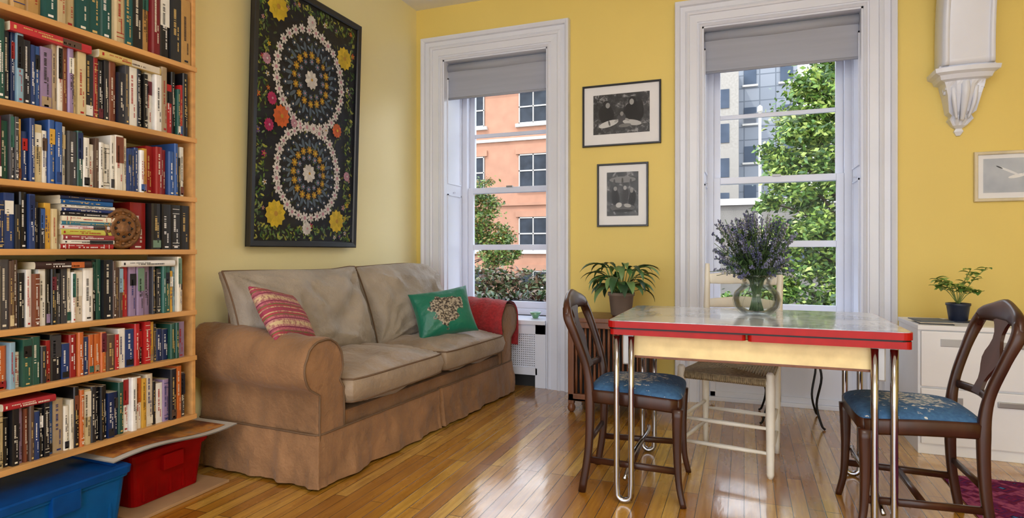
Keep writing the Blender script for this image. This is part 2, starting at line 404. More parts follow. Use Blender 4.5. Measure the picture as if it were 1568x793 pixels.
g.box((a+.012,WY+.07,0),(b-.012,WY+.1,.03),M['white'],.004)
g.done()
g=G('radiator_cover'); a,b=W1[0]+.014,W1[1]-.014
g.box((a,WY-.03,.51),(b,GY-.055,.545),M['white'],.006)
yf=WY-.005
g.box((a,yf,0.1),(a+.13,yf+.03,.51),M['white'],.003); g.box((b-.09,yf,0.0),(b,yf+.03,.51),M['white'],.003); g.box((a,yf,0),(a+.07,yf+.03,.1),M['white'])
g.box((a,yf,.43),(b,yf+.03,.51),M['white'],.003); g.box((a+.07,yf,.10),(b-.07,yf+.03,.16),M['white'],.003)
g.box((a+.07,yf+.05,.0),(b-.07,yf+.06,.46),M['dark'])
x=a+.13
while x<b-.09: g.box((x,yf+.012,.16),(x+.011,yf+.018,.43),M['white']); x+=.018
z=.16
while z<.43: g.box((a+.12,yf+.010,z),(b-.07,yf+.016,z+.011),M['white']); z+=.018
g.done()
g=G('baseboard_far')
for a,b in ((W1[1]+.19,W2[0]-.19),(W2[1]+.19,RX)):
    g.box((a,WY-.02,0),(b,WY,.17),M['white'],.003); g.box((a,WY-.03,0),(b,WY-.02,.03),M['white'],.003); g.box((a,WY-.026,.15),(b,WY,.175),M['white'],.004)
g.done()
g=G('baseboard_left'); g.box((WX,BY,0),(WX+.015,WY,.15),M['white'],.003); g.done()

# ------------------------------------------------------------ bookshelf
SF=-2.37; ZS=[.348,.619,.829,1.109,1.350,1.624,1.953,2.30,2.62]
Y0,Y1=.5,2.08
g=G('bookshelf')
for z in ZS: g.box((WX+.004,Y0,z-.022),(SF,Y1,z),M['shelfwood'],.003)
for y in (Y0,Y1-.018): g.box((WX+.004,y,.326),(SF-.01,y+.018,2.62),M['shelfwood'],.003)
g.done()
pal=[(30,34,48),(22,22,26),(24,24,26),(36,62,120),(150,30,32),(186,36,40),(232,226,210),(240,240,236),(216,200,158),(50,104,96),(216,170,70),(120,66,46),(74,74,80),(140,176,200),(196,104,50),(36,84,74),(240,240,234),(232,228,218),(100,30,46),(50,90,160),(216,206,190),(172,152,124),(244,244,244),(20,22,30),(150,130,170),(60,60,66),(234,234,230),(110,140,120),(16,40,90),(40,40,46),(90,70,60),(240,240,240)]
SM=M['books']
def book(g,y,z,w,h,d,x,c,lie=False,tilt=0):
    pc=lin((226,216,190)); rn=.005*R.choice([.3,1,1])
    prof=[(0,-d),(0,-rn),(w*.18,-rn*.2),(w*.5,0),(w*.82,-rn*.2),(w,-rn),(w,-d)]
    n=len(prof)
    if lie: mp=lambda a,b,hh:V((x+b,y+hh,z+a))
    else: mp=lambda a,b,hh:V((x+b,y+a+tilt*(hh/h),z+hh))
    vs=[mp(p[0],p[1],0) for p in prof]+[mp(p[0],p[1],h) for p in prof]
    fs=[(k,(k+1)%n,n+(k+1)%n,n+k) for k in range(n)]+[tuple(range(n))[::-1],tuple(range(n,2*n))]
    g.add(vs,fs,SM,False,[c]*n+[pc,pc])
    lum=sum(c)/3; tc=lin(R.choice([(240,235,220),(220,190,120),(250,250,250)])) if lum<.3 else lin(R.choice([(30,30,40),(170,30,30),(30,50,120),(40,40,40)]))
    def q(a0,a1,h0,h1,cc):
        g.add([mp(a0,.0012,h0),mp(a1,.0012,h0),mp(a1,.0012,h1),mp(a0,.0012,h1)],[(0,1,2,3)],SM,False,cc)
    k=R.random()
    if k<.16: q(w*.08,w*.92,h*.62,h*.86,lin(R.choice(pal)))
    elif k<.3: q(w*.08,w*.92,h*.04,h*.2,lin(R.choice(pal)))
    elif k<.40: q(w*.05,w*.95,h*.5,h*.97,lin(R.choice(pal)))
    elif k<.5:
        for hh in (.08,.14,.8,.9): q(w*.12,w*.88,h*hh,h*(hh+.01),tc)
    for rows in ((R.uniform(.36,.46),.14,h*R.uniform(.3,.45),h*R.uniform(.7,.92)),(R.uniform(.62,.7),.08,h*.15,h*R.uniform(.3,.6))):
        p=rows[2]
        while p<rows[3]:
            l=R.uniform(.0018,.0042)
            if R.random()<.84: q(w*(rows[0]-rows[1]),w*(rows[0]+rows[1]*.6),p,p+l,tc)
            p+=l+.0018
    if R.random()<.5: q(w*.3,w*.7,h*.04,h*.07,tc)
g=G('shelf_books')
laid={5:[(1.32,1.60,(190,50,60)),(1.63,1.90,(214,190,120))],2:[(1.72,1.97,(236,236,236)),(1.40,1.60,(60,40,40))],0:[(1.30,1.47,(170,40,50))],1:[(1.0,1.2,(60,90,150))]}
for si,z in enumerate(ZS[:-1]):
    gap=ZS[si+1]-.022-z; y=Y0+.02; grp=0; base=None
    while y<Y1-.05:
        if si==3 and 1.47<y<2.06: break
        if grp<=0:
            grp=R.randint(2,3) if R.random()<.10 else 1; base=(R.uniform(.68,.95),R.choice(pal),R.choice([R.uniform(.012,.020),R.uniform(.014,.024),R.uniform(.018,.03),R.uniform(.026,.038)]))
            if si==6: base=(R.uniform(.8,.95),R.choice([(24,60,70),(20,90,96),(20,80,80),(120,24,34),(30,50,90),(28,28,30),(190,150,90),(200,180,140),(40,44,50)]),R.uniform(.03,.052))
        same=grp>1 ; grp-=1
        h=gap*(base[0] if same else base[0]+R.uniform(-.04,.04)); h=min(h,gap*.96); w=base[2]+(0 if same else R.uniform(-.002,.003))
        for (l0,l1,_) in laid.get(si,[]):
            if y+w>l0-.01 and y<l1+.01: h=min(h,gap*.80); 
        if y+w>Y1-.022: break
        if si==3 and y+w>1.488 and y<2.06: break
        d=R.uniform(.17,.22); x=SF-.010-R.random()*.025
        book(g,y,z,w,h,d,x,lin(base[1]))
        y+=w+.0006
    for (l0,l1,c) in laid.get(si,[]):
        t=gap*.10; book(g,l0,z+gap*.802,t,l1-l0,.19,SF-.006,lin(c),lie=True)
zz=ZS[3]; cl=[(170,36,40),(236,236,230),(150,60,70),(200,200,90),(240,230,240),(60,130,160),(244,240,220),(30,30,34),(40,60,120),(236,236,232),(20,90,160),(24,40,80)]
for c in cl:
    t=R.uniform(.013,.021)
    if zz+t>ZS[4]-.03: break
    book(g,1.49+R.random()*.01,zz,t,.195+R.random()*.015,.18,SF-.012-R.random()*.01,lin(c),lie=True); zz+=t
for k in range(4): book(g,1.868+k*.047,ZS[3],.045,.20,.2,SF-.02,lin((28,28,32)))
book(g,1.79,ZS[3],.07,.2,.16,SF-.05,lin((150,30,30)))
g.done()
g=G('carved_wooden_disc'); c=V((SF-.03,1.738,ZS[3]+.086))
T=Matrix.Translation(c)@Matrix.Rotation(math.pi/2,4,'Y')
m=mat('carved_wood',(120,80,42),.55,var=.5,vs=50,bs=.6,bsc=60)
g.lathe([(.0,-.03),(.05,-.03),(.082,-.01),(.085,0),(.08,.010),(.07,.012),(.066,.006),(.058,.006),(.054,.014),(.044,.018),(.038,.012),(.03,.012),(.026,.02),(.0,.024)],(0,0,0),m,28,T=T)
for k in range(14):
    th=k*2*math.pi/14; g.lathe([(.0,0),(.007,.002),(.005,.008),(0,.009)],(.062*math.cos(th),.062*math.sin(th),.006),m,8,T=T)
for k in range(8):
    th=k*2*math.pi/8; g.lathe([(0,0),(.006,.0),(.004,.006),(0,.007)],(.034*math.cos(th),.034*math.sin(th),.012),M['dark'],8,T=T)
g.done()
# ------------------------------------------------------------ storage
def bin_(name,x0,x1,y0,y1,h,m,ml,zb=.004):
    g=G(name); 
    def ring(z,i): 
        k=(h-z)*.09+i; r=.03; out=[]
        for cx,cy,a0 in ((x1-k-r,y1-k-r,0),(x0+k+r,y1-k-r,90),(x0+k+r,y0+k+r,180),(x1-k-r,y0+k+r,270)):
            for s_ in range(5):
                th=math.radians(a0+s_*22.5); out.append(V((cx+r*math.cos(th),cy+r*math.sin(th),z+zb)))
        return out
    rs=[ring(0,0),ring(h*.82,0),ring(h*.83,-.008),ring(h-.03,-.008),ring(h-.03,.004),ring(.01,.004)]
    vs=sum(rs,[]); fs=[]
    for i in range(len(rs)-1):
        for k in range(20): fs.append((i*20+k,i*20+(k+1)%20,(i+1)*20+(k+1)%20,(i+1)*20+k))
    fs.append(tuple(range(20))[::-1]); g.add(vs,fs,m,False)
    l=[ring(h-.03,-.014),ring(h-.005,-.014),ring(h,-.006),ring(h,.02),ring(h-.006,.03)]
    vs=sum(l,[]); fs=[(i*20+k,i*20+(k+1)%20,(i+1)*20+(k+1)%20,(i+1)*20+k) for i in range(4) for k in range(20)]
    fs+= [tuple(range(80,100)),tuple(range(20))[::-1]]; g.add(vs,fs,ml,False)
    for k in range(5):
        yy=y0+(y1-y0)*(.15+.175*k); g.box((x1-.03,yy,.03),(x1-.012,yy+.012,h*.78),m,.003)
    g.box((x1-.01,(y0+y1)/2-.05,h*.62),(x1+.016,(y0+y1)/2+.05,h-.02),ml,.005); return g.done()
bin_('plastic_storage_bin',-2.64,-2.29,1.2,1.69,.25,M['blueplastic'],M['bluelid'])
bin_('red_storage_bin',-2.64,-2.38,1.77,2.14,.23,M['redplastic'],M['redplastic'],.016)
g=G('cardboard_sheet'); g.box((-2.65,1.72,0.001),(-2.29,2.19,.014),mat('cardboard',(170,136,100),.8),.002); g.done()
g=G('magazine')
def mf(u,v,o=0): return V((-2.60+.29*v+.02*u,1.64+.60*u,.268+.03*(1-v)*math.sin(u*3)*.3+.012*math.sin(u*6)+o))
g.grid(lambda u,v:mf(u,v),20,8,M['stone'])
g.grid(lambda u,v:mf(u,v,.004),20,8,M['stone'])
g.grid(lambda u,v:mf(.04+u*.9,.05+v*.82,.006),20,8,M['mag'])
g.done()
# ------------------------------------------------------------ sofa
MS=Matrix.Translation((-1.835,2.27,0))@Matrix.Rotation(math.radians(90-3.6),4,'Z')
g=G('sofa',MS); L=2.12; D=.80
def armprof():
    p=[(.004,.20+.28*i/6) for i in range(6)]
    for k in range(19):
        a=math.radians(222-k*(222+32)/18); p.append((.035+.132*math.cos(a),.562+.132*math.sin(a)))
    p+=[(.175,.44),(.18,.34),(.18,.2)]
    return p
ap=armprof()
for mir in (False,True):
    secs=[-.004,0,.012]+[.03+i*.034 for i in range(22)]+[D-.03,D-.01]
    vs=[];n=len(ap)
    for yi,y in enumerate(secs):
        sh=.86 if yi==0 else (.97 if yi==1 else 1.0)
        for (x,z) in ap:
            X=.09+(x-.09)*sh; Z=.42+(z-.42)*sh
            if yi==len(secs)-1: X=.09+(x-.09)*.93
            k=.012*noise.noise(V((x*7,y*5,z*7+mir*5)))+.008*noise.noise(V((x*16,y*12,z*16)))
            X+=k*(-1 if x<.09 else 1); Z+=k*1.2
            if Z>.45: Z+=.035*y/D*((Z-.45)/.24)
            vs.append(V((L-X if mir else X,y,Z)))
    fs=[(i*n+k,i*n+k+1,(i+1)*n+k+1,(i+1)*n+k) for i in range(len(secs)-1) for k in range(n-1)]
    fs+=[tuple(range(n)),tuple((len(secs)-1)*n+k for k in range(n))]
    g.add(vs,fs,M['sofa'],True)
    g.tube([vs[1*n+k]+V((0,-.003,0)) for k in range(n)],.005,M['piping'],6)
g.box((.15,.02,.2),(L-.15,D-.02,.315),M['sofa'],.012)
g.box((.16,.64,.15),(L-.16,D-.005,.82),M['sofa'],.05,seg=4)
def skirt_pt(s,v):
    tot=[D-.02,L,D-.02]; 
    if s<tot[0]: x,y,nx,ny=0,tot[0]-s,-1,0
    elif s<tot[0]+tot[1]: x,y,nx,ny=s-tot[0],0,0,-1
    else: x,y,nx,ny=L,s-tot[0]-tot[1],1,0
    z=.012+v*.236; w=(1-v)**.8
    off=.008+.018*w+.034*w*noise.noise(V((s*5.5,v*.8,1)))+.018*noise.noise(V((s*15,v*1.2,2)))*w+.006*noise.noise(V((s*11,v*5,5)))
    off=max(off,.002)
    c=tot[0]+L/2; d=abs(s-c)
    if d<.03: off+=.012*(1-v); 
    if d<.012: off-=.035*(1-v*.6)
    if abs(s-tot[0])<.02: nx,ny=-.7,-.7
    if abs(s-tot[0]-L)<.02: nx,ny=.7,-.7
    return V((x+nx*off,y+ny*off,z))
TS=2*(D-.02)+L
g.grid(lambda u,v:skirt_pt(u*TS,v),520,12,M['sofa'])
g.tube([skirt_pt(i/120*TS,1.0)+V((0,0,.002)) for i in range(121)],.005,M['piping'],6)
for k,(c,w) in enumerate(((.612,.87),(1.495,.87))):
    g.cushion(w,.68,.24,.11,M['sofas'],TR(c,.285,.418),36,.01,.03,seed=k*4,pipe=M['piping'],pw=.55,cw=.05,rc=.06)
def dnear(p,u,v):
    p=p.copy(); p.y-=.020*max(0,u*-1)**2*max(0,v); p.y+=.012*max(0,1-abs(u-.9)*3)*max(0,v); return p
def dfar(p,u,v):
    p=p.copy(); p.y-=.075*max(0,u)**3*max(0,v); p.y+=.02*math.cos(u*1.6)*max(0,v); return p
for k,(c,w,tilt,df) in enumerate(((.525,1.03,-1.5,dnear),(1.545,.97,1.0,dfar))):
    T=TR(c,.575,.735)@Matrix.Rotation(math.radians(71),4,'X')@Matrix.Rotation(math.radians(tilt),4,'Z')
    g.cushion(w,.56,.32,.03,M['sofac'],T,42,.055,.055,seed=10+k*5,pipe=M['piping'],pw=.5,cw=.10,sag=.18,defl=df)
g.done()
g=G('throw_pillow'); 
g.M=MS@TR(.150,.36,.768,math.radians(20))@Matrix.Rotation(math.radians(55),4,'X')@Matrix.Rotation(math.radians(-14),4,'Z')
g.cushion(.37,.31,.12,.012,M['stripe'],None,20,.07,.01,seed=3,cw=.01); g.done()
g=G('throw_pillow')
g.M=MS@TR(1.44,.20,.675,math.radians(-42))@Matrix.Rotation(math.radians(66),4,'X')@Matrix.Rotation(math.radians(8),4,'Z')
g.cushion(.43,.34,.17,.012,M['green'],None,24,.09,.014,seed=6,cw=.025); g.done()
g=G('knitted_blanket',MS)
def bl(u,v):
    a=math.radians(-40+v*240); y=-.012+u*.79
    r=.156+.010*noise.noise(V((u*7,v*6,3)))+.004*math.sin(u*40+v*6)
    x=L-(.035+r*math.cos(a)); z=.567+.035*y/D+r*math.sin(a)
    if v>.85: z-= (v-.85)*1.0; 
    if v<.12: z-=(.12-v)*.3
    return V((x,y+.02*noise.noise(V((v*5,u*3,8))),z))
g.grid(bl,90,30,M['red_wool']); g.grid(lambda u,v:bl(u,v)-V((0,0,.006)),90,30,M['red_wool']); g.done()

# ------------------------------------------------------------ wall art
up=V((.05,0,1.585)).normalized(); nr=V((up.z,0,-up.x)); O=V((-2.640,2.636,1.128))
am=lambda a,b,d:O+V((0,1,0))*a+up*b+nr*d
AW,AH=1.005,1.587
g=G('framed_botanical_art')
M['artbg']=mat('art_dark_ground',(22,28,42),.7,var=.4,vs=20)
g.miter(.04,AW-.04,.04,AH-.04,[(0,.012),(0,.022),(.006,.03),(.034,.034),(.04,.03),(.04,0)],am,M['black'])
g.ext([(.0,0),(AW,0),(AW,AH),(0,AH)],0,.004,am,M['artbg'])
def disc(a,b,r,col,d=.008,n=8,asp=1,rot=0):
    vs=[am(a,b,d+.0015)]; 
    for k in range(n):
        th=2*math.pi*k/n; x=r*math.cos(th);y=r*asp*math.sin(th)
        vs.append(am(a+x*math.cos(rot)-y*math.sin(rot),b+x*math.sin(rot)+y*math.cos(rot),d))
    g.add(vs,[(0,k+1,(k+1)%n+1) for k in range(n)],M['petal'],True,col)
def flower(a,b,r,pc,cc,n=8,d=.008):
    ph=R.random()*6
    for k in range(n):
        th=ph+2*math.pi*k/n; v=R.uniform(.8,1.1); disc(a+r*.6*math.cos(th),b+r*.6*math.sin(th),r*.42,tuple(min(1,x*v) for x in pc),d,6,.6,th)
    disc(a,b,r*.32,cc,d+.002,8)
W_=lin((244,244,250));PK=lin((216,166,196));YE=lin((240,212,60));OC=lin((206,160,60));BG=lin((112,136,166));OR=lin((235,120,60));MG=lin((200,50,120));DB=lin((60,78,104))
greens=[lin(c) for c in ((110,150,60),(160,176,74),(70,120,70),(196,200,96),(60,96,60),(130,160,110))]
for _ in range(2800):
    a,b=R.uniform(.05,AW-.05),R.uniform(.05,AH-.05)
    e=min(a,AW-a,b,AH-b)
    if e<.135 or R.random()<.14:
        cg=R.choice(greens); k=R.uniform(.45,1.1) if e<.13 else R.uniform(.12,.4)
        disc(a,b,R.uniform(.010,.020),tuple(min(1,x*k) for x in cg),.006+R.random()*.001,6,.4,R.uniform(0,3.14))
for _ in range(110):
    a,b=R.uniform(.06,AW-.06),R.uniform(.06,AH-.06)
    if min(a,AW-a,b,AH-b)<.14: flower(a,b,R.uniform(.012,.022),R.choice([YE,PK,OR,W_,MG,lin((120,90,170))]),OC,5)
for cz in (1.075,.475):
    ca=.51; Rr=.31 if cz>1 else .29
    for rr,n,ps,pc,cc in ((Rr,30,.037,W_,PK),(Rr*.80,22,.022,DB,W_),(Rr*.66,20,.024,BG,BG),(Rr*.50,16,.026,OC,YE),(Rr*.36,12,.022,BG,PK)):
        for k in range(n):
            th=2*math.pi*k/n; j=R.uniform(-.005,.005)
            if ps==.024:
                disc(ca+rr*math.cos(th),cz+rr*math.sin(th),.036,tuple(x*.7 for x in BG),.007,6,.35,th)
                disc(ca+rr*.98*math.cos(th+.15),cz+rr*.98*math.sin(th+.15),.02,BG,.0075,6,.4,th+1)
            else: flower(ca+(rr+j)*math.cos(th),cz+(rr+j)*math.sin(th),ps*R.uniform(.85,1.1),pc,cc,7)
    flower(ca,cz,.062,W_,PK,10,.009); flower(ca,cz,.03,W_,OC,8,.012)
for a,b,r,pc,cc in ((.20,1.43,.085,YE,OC),(.84,1.31,.08,YE,OC),(.22,.20,.085,YE,OC),(.80,.18,.08,YE,OC),(.25,.79,.07,OR,OC),(.78,.80,.05,OR,YE),(.17,.88,.04,MG,PK),(.15,.72,.04,MG,PK),(.12,1.1,.035,PK,W_),(.9,.5,.035,PK,W_),(.5,1.44,.045,W_,PK),(.5,.12,.045,W_,PK),(.36,.77,.03,PK,W_),(.66,.78,.03,W_,OC)):
    flower(a,b,r,pc,cc,12,.010); flower(a,b,r*.6,tuple(x*.9 for x in pc),cc,9,.013)
g.add([am(.035,.035,.021),am(AW-.035,.035,.021),am(AW-.035,AH-.035,.021),am(.035,AH-.035,.021)],[(0,1,2,3)],M['pglass'])
g.done(False)

# ------------------------------------------------------------ small pictures
def pic(name,xl,xr,zb,zt,fm,imgm,mt,fw=.014,shapes=()):
    g=G(name); mp=lambda x,z,p:V((x,WY-.004-p,z))
    g.miter(xl+fw,xr-fw,zb+fw,zt-fw,[(0,.006),(0,.018),(.003,.022),(fw-.003,.022),(fw,.018),(fw,0)],mp,fm)
    g.ext([(xl+.004,zb+.004),(xr-.004,zb+.004),(xr-.004,zt-.004),(xl+.004,zt-.004)],0,.005,mp,M['matb'])
    g.ext([(xl+mt,zb+mt*1.1),(xr-mt,zb+mt*1.1),(xr-mt,zt-mt*.9),(xl+mt,zt-mt*.9)],.005,.007,mp,imgm)
    w=xr-xl;h=zt-zb
    for si,sh in enumerate(shapes):
        cx,cz,rx,rz,c=sh[:5]; ro=math.radians(sh[5]) if len(sh)>5 else 0
        n=18; pts=[]
        for k in range(n):
            th=2*math.pi*k/n; ex=rx*w*math.cos(th); ez=rz*h*math.sin(th)
            pts.append((xl+w*cx+ex*math.cos(ro)-ez*math.sin(ro),zb+h*cz+ex*math.sin(ro)+ez*math.cos(ro)))
        g.ext(pts,.0071,.0074+si*.0002,mp,M['paint'],col=lin(c))
    g.add([mp(xl+.01,zb+.01,.016),mp(xr-.01,zb+.01,.016),mp(xr-.01,zt-.01,.016),mp(xl+.01,zt-.01,.016)],[(0,1,2,3)],M['pglass'])
    g.done()
M['matb']=mat('mat_board',(236,236,238),.8,var=.02)
pic('framed_photograph',-1.178,-.577,1.91,2.385,M['black'],M['bw'],.085,shapes=(
 (.31,.52,.10,.16,(16,16,18),10),(.31,.68,.045,.06,(24,24,26)),(.33,.66,.028,.045,(150,150,150)),
 (.66,.52,.13,.18,(14,14,16),-6),(.64,.71,.05,.07,(20,20,22)),(.635,.69,.028,.048,(165,165,165)),(.74,.62,.04,.1,(30,30,32)),
 (.50,.40,.06,.13,(70,70,74),-12),(.50,.53,.032,.055,(40,40,42)),(.51,.51,.022,.036,(140,140,140)),
 (.34,.36,.13,.05,(206,206,206),14),(.35,.37,.012,.045,(90,90,90),14),(.64,.36,.12,.045,(190,190,190),-10),(.55,.32,.08,.03,(120,120,120),4),(.44,.40,.03,.018,(170,170,170),30),(.58,.41,.03,.018,(160,160,160),-30)))
pic('framed_photograph',-1.062,-.671,1.29,1.775,M['black'],M['bw'],.075,shapes=(
 (.5,.74,.26,.05,(130,130,132)),(.5,.71,.02,.06,(60,60,60)),(.34,.70,.02,.05,(70,70,72)),(.66,.70,.02,.05,(66,66,68)),
 (.36,.46,.08,.15,(22,22,24),6),(.36,.60,.035,.035,(150,150,150)),(.55,.48,.07,.14,(52,52,56),-4),(.55,.61,.033,.034,(168,168,168)),(.69,.44,.07,.13,(18,18,20),-8),(.68,.56,.03,.032,(140,140,140)),
 (.5,.30,.24,.06,(92,92,94)),(.43,.34,.06,.04,(196,196,196),20),(.60,.33,.07,.03,(176,176,176),-10),(.5,.25,.2,.025,(36,36,38))))
pic('framed_seagull_picture',1.352,1.84,1.412,1.725,mat('pale_wood_frame',(214,202,170),.5),M['sea'],.05,.02,shapes=(
 (.46,.50,.10,.035,(240,240,240),12),(.56,.56,.03,.035,(250,250,250)),(.37,.60,.13,.022,(232,234,238),-28),(.27,.68,.04,.012,(60,62,66),-30),(.60,.63,.12,.02,(220,224,230),35),(.70,.74,.03,.012,(60,62,66),38),(.595,.56,.012,.01,(210,150,60))))

# ------------------------------------------------------------ corbel & arch
g=G('plaster_corbel'); cx=1.27
secs=[(1.80,.012,.015),(1.83,.03,.03),(1.85,.02,.03),(1.87,.045,.06),(1.91,.075,.085),(1.94,.06,.085),(1.96,.085,.11),(2.02,.095,.14),(2.08,.105,.165),(2.14,.12,.18),(2.17,.125,.19),(2.18,.155,.22),(2.21,.165,.235),(2.225,.195,.26),(2.255,.2,.265),(2.26,.175,.24),(2.275,.17,.235),(2.28,.0,.0)]
secs=[(1.835+(z-1.80)*.86,w*.84,d*.84) for z,w,d in secs]
vs=[];fs=[]
n=14
for z,w,d in secs:
    for k in range(n):
        if k==0: x,y=-w,0
        elif k==n-1: x,y=w,0
        else:
            tt=(k-1)/(n-3); x=-w+2*w*tt; y=d*(1-.12*abs(2*tt-1)**3)
            if 1.9<z<2.14: y+=.012*math.cos(tt*math.pi*6)
        vs.append(V((cx+x,WY-y,z)))
for i in range(len(secs)-1):
    for k in range(n-1): fs.append((i*n+k,i*n+k+1,(i+1)*n+k+1,(i+1)*n+k))
g.add(vs,fs,M['white'],False)
for s_ in (-1,1):
    pth=[V((cx+s_*.092,WY-.09-.043*math.cos(t*.5)*(1-t/14),2.105+.043*math.sin(t*.5)*(1-t/14))) for t in range(13)]
    g.tube(pth,.010,M['white'],8)
    g.tube(cat([(cx+s_*.06,WY-.13,2.12),(cx+s_*.05,WY-.125,2.02),(cx+s_*.03,WY-.09,1.93)]),lerpl([.014,.012,.006],13),M['white'],8)
g.tube(cat([(cx,WY-.14,2.15),(cx,WY-.15,2.09),(cx,WY-.12,2.0),(cx,WY-.08,1.92)]),lerpl([.026,.024,.018,.01],19),M['white'],10)
arch=cat([(cx,WY-.115,2.24),(cx,WY-.12,2.45),(cx,WY-.15,2.65),(cx,WY-.24,2.86),(cx,WY-.42,3.03),(cx,WY-.7,3.13),(cx,WY-1.2,3.17)])
g.tube(arch,.135,M['white'],16,side=(1,0,0),ry=.10,pw=8)
for s_ in (-1,1): g.tube([p+V((s_*.115,-.0,0)) for p in arch],.02,M['white'],8,side=(1,0,0),ry=.113,pw=4)
g.done()

# ------------------------------------------------------------ enamel table
g=G('enamel_top_table')
tx0,tx1,ty0,ty1=-.56,.588,2.60,3.39; tz=.80
def rrect(x0,x1,y0,y1,r):
    out=[]
    for cx_,cy_,a0 in ((x1-r,y1-r,0),(x0+r,y1-r,90),(x0+r,y0+r,180),(x1-r,y0+r,270)):
        for k in range(6):
            th=math.radians(a0+k*18); out.append((cx_+r*math.cos(th),cy_+r*math.sin(th)))
    return out
g.ext(rrect(tx0+.006,tx1-.006,ty0+.006,ty1-.006,.03),tz-.003,tz+.0,ident,M['enamel'])
g.ext(rrect(tx0,tx1,ty0,ty1,.035),tz-.030,tz-.0025,ident,M['red'])
g.ext(rrect(tx0+.004,tx1-.004,ty0+.004,ty1-.004,.035),tz-.037,tz-.029,ident,M['iron'])
xm=.01
g.ext(rrect(tx0+.01,xm-.004,ty0+.01,ty1-.01,.02),tz-.062,tz-.036,ident,M['red'])
g.ext(rrect(xm+.004,tx1-.005,ty0+.006,ty1-.006,.02),tz-.064,tz-.036,ident,M['red'])
ax0,ax1,ay0,ay1=-.47,.475,2.66,3.32
g.box((ax0,ay0,.635),(ax1,ay0+.02,tz-.064),M['cream'],.004); g.box((ax0,ay1-.02,.635),(ax1,ay1,tz-.064),M['cream'],.004)
g.box((ax0,ay0,.635),(ax0+.02,ay1,tz-.064),M['cream'],.004); g.box((ax1-.02,ay0,.635),(ax1,ay1,tz-.064),M['cream'],.004)
g.box((ax0,ay0-.004,.635),(ax1,ay0,.645),M['bwood'],.002)
for sx,xx in ((-1,ax0),(1,ax1)):
    for sy,yy in ((-1,ay0),(1,ay1)):
        g.box((xx-.02*(1 if sx>0 else 0)-(0 if sx>0 else .028),yy-.02 if sy<0 else yy-.012,.605),(xx+.028*(1 if sx>0 else 0)+(0 if sx>0 else .02),yy+.012 if sy<0 else yy+.02,.735),M['grey'],.006)
        bx=xx+sx*.02; by=yy+sy*.03
        a_=V((bx-.032,by,0)); b_=V((bx+.032,by,0))
        pth=[V((a_.x,a_.y,.73)),V((a_.x,a_.y,.5)),V((a_.x,a_.y,.15)),V((a_.x,a_.y,.09))]
        for k in range(1,10):
            th=math.pi+k*math.pi/10; pth.append(V((bx+.032*math.cos(th),by,.044+.032*math.sin(th)+.0)))
        pth+=[V((b_.x,b_.y,.09)),V((b_.x,b_.y,.15)),V((b_.x,b_.y,.5)),V((b_.x,b_.y,.73))]
        g.tube(pth,.0135,M['chrome'],12)
    g.tube(cat([(xx+sx*.02,ay0-.02,.10),(xx+sx*.0,ay0+.1,.18),(xx-sx*.03,(ay0+ay1)/2,.22),(xx,ay1-.1,.18),(xx+sx*.02,ay1+.02,.10)]),.009,M['chrome'],10)
g.done()

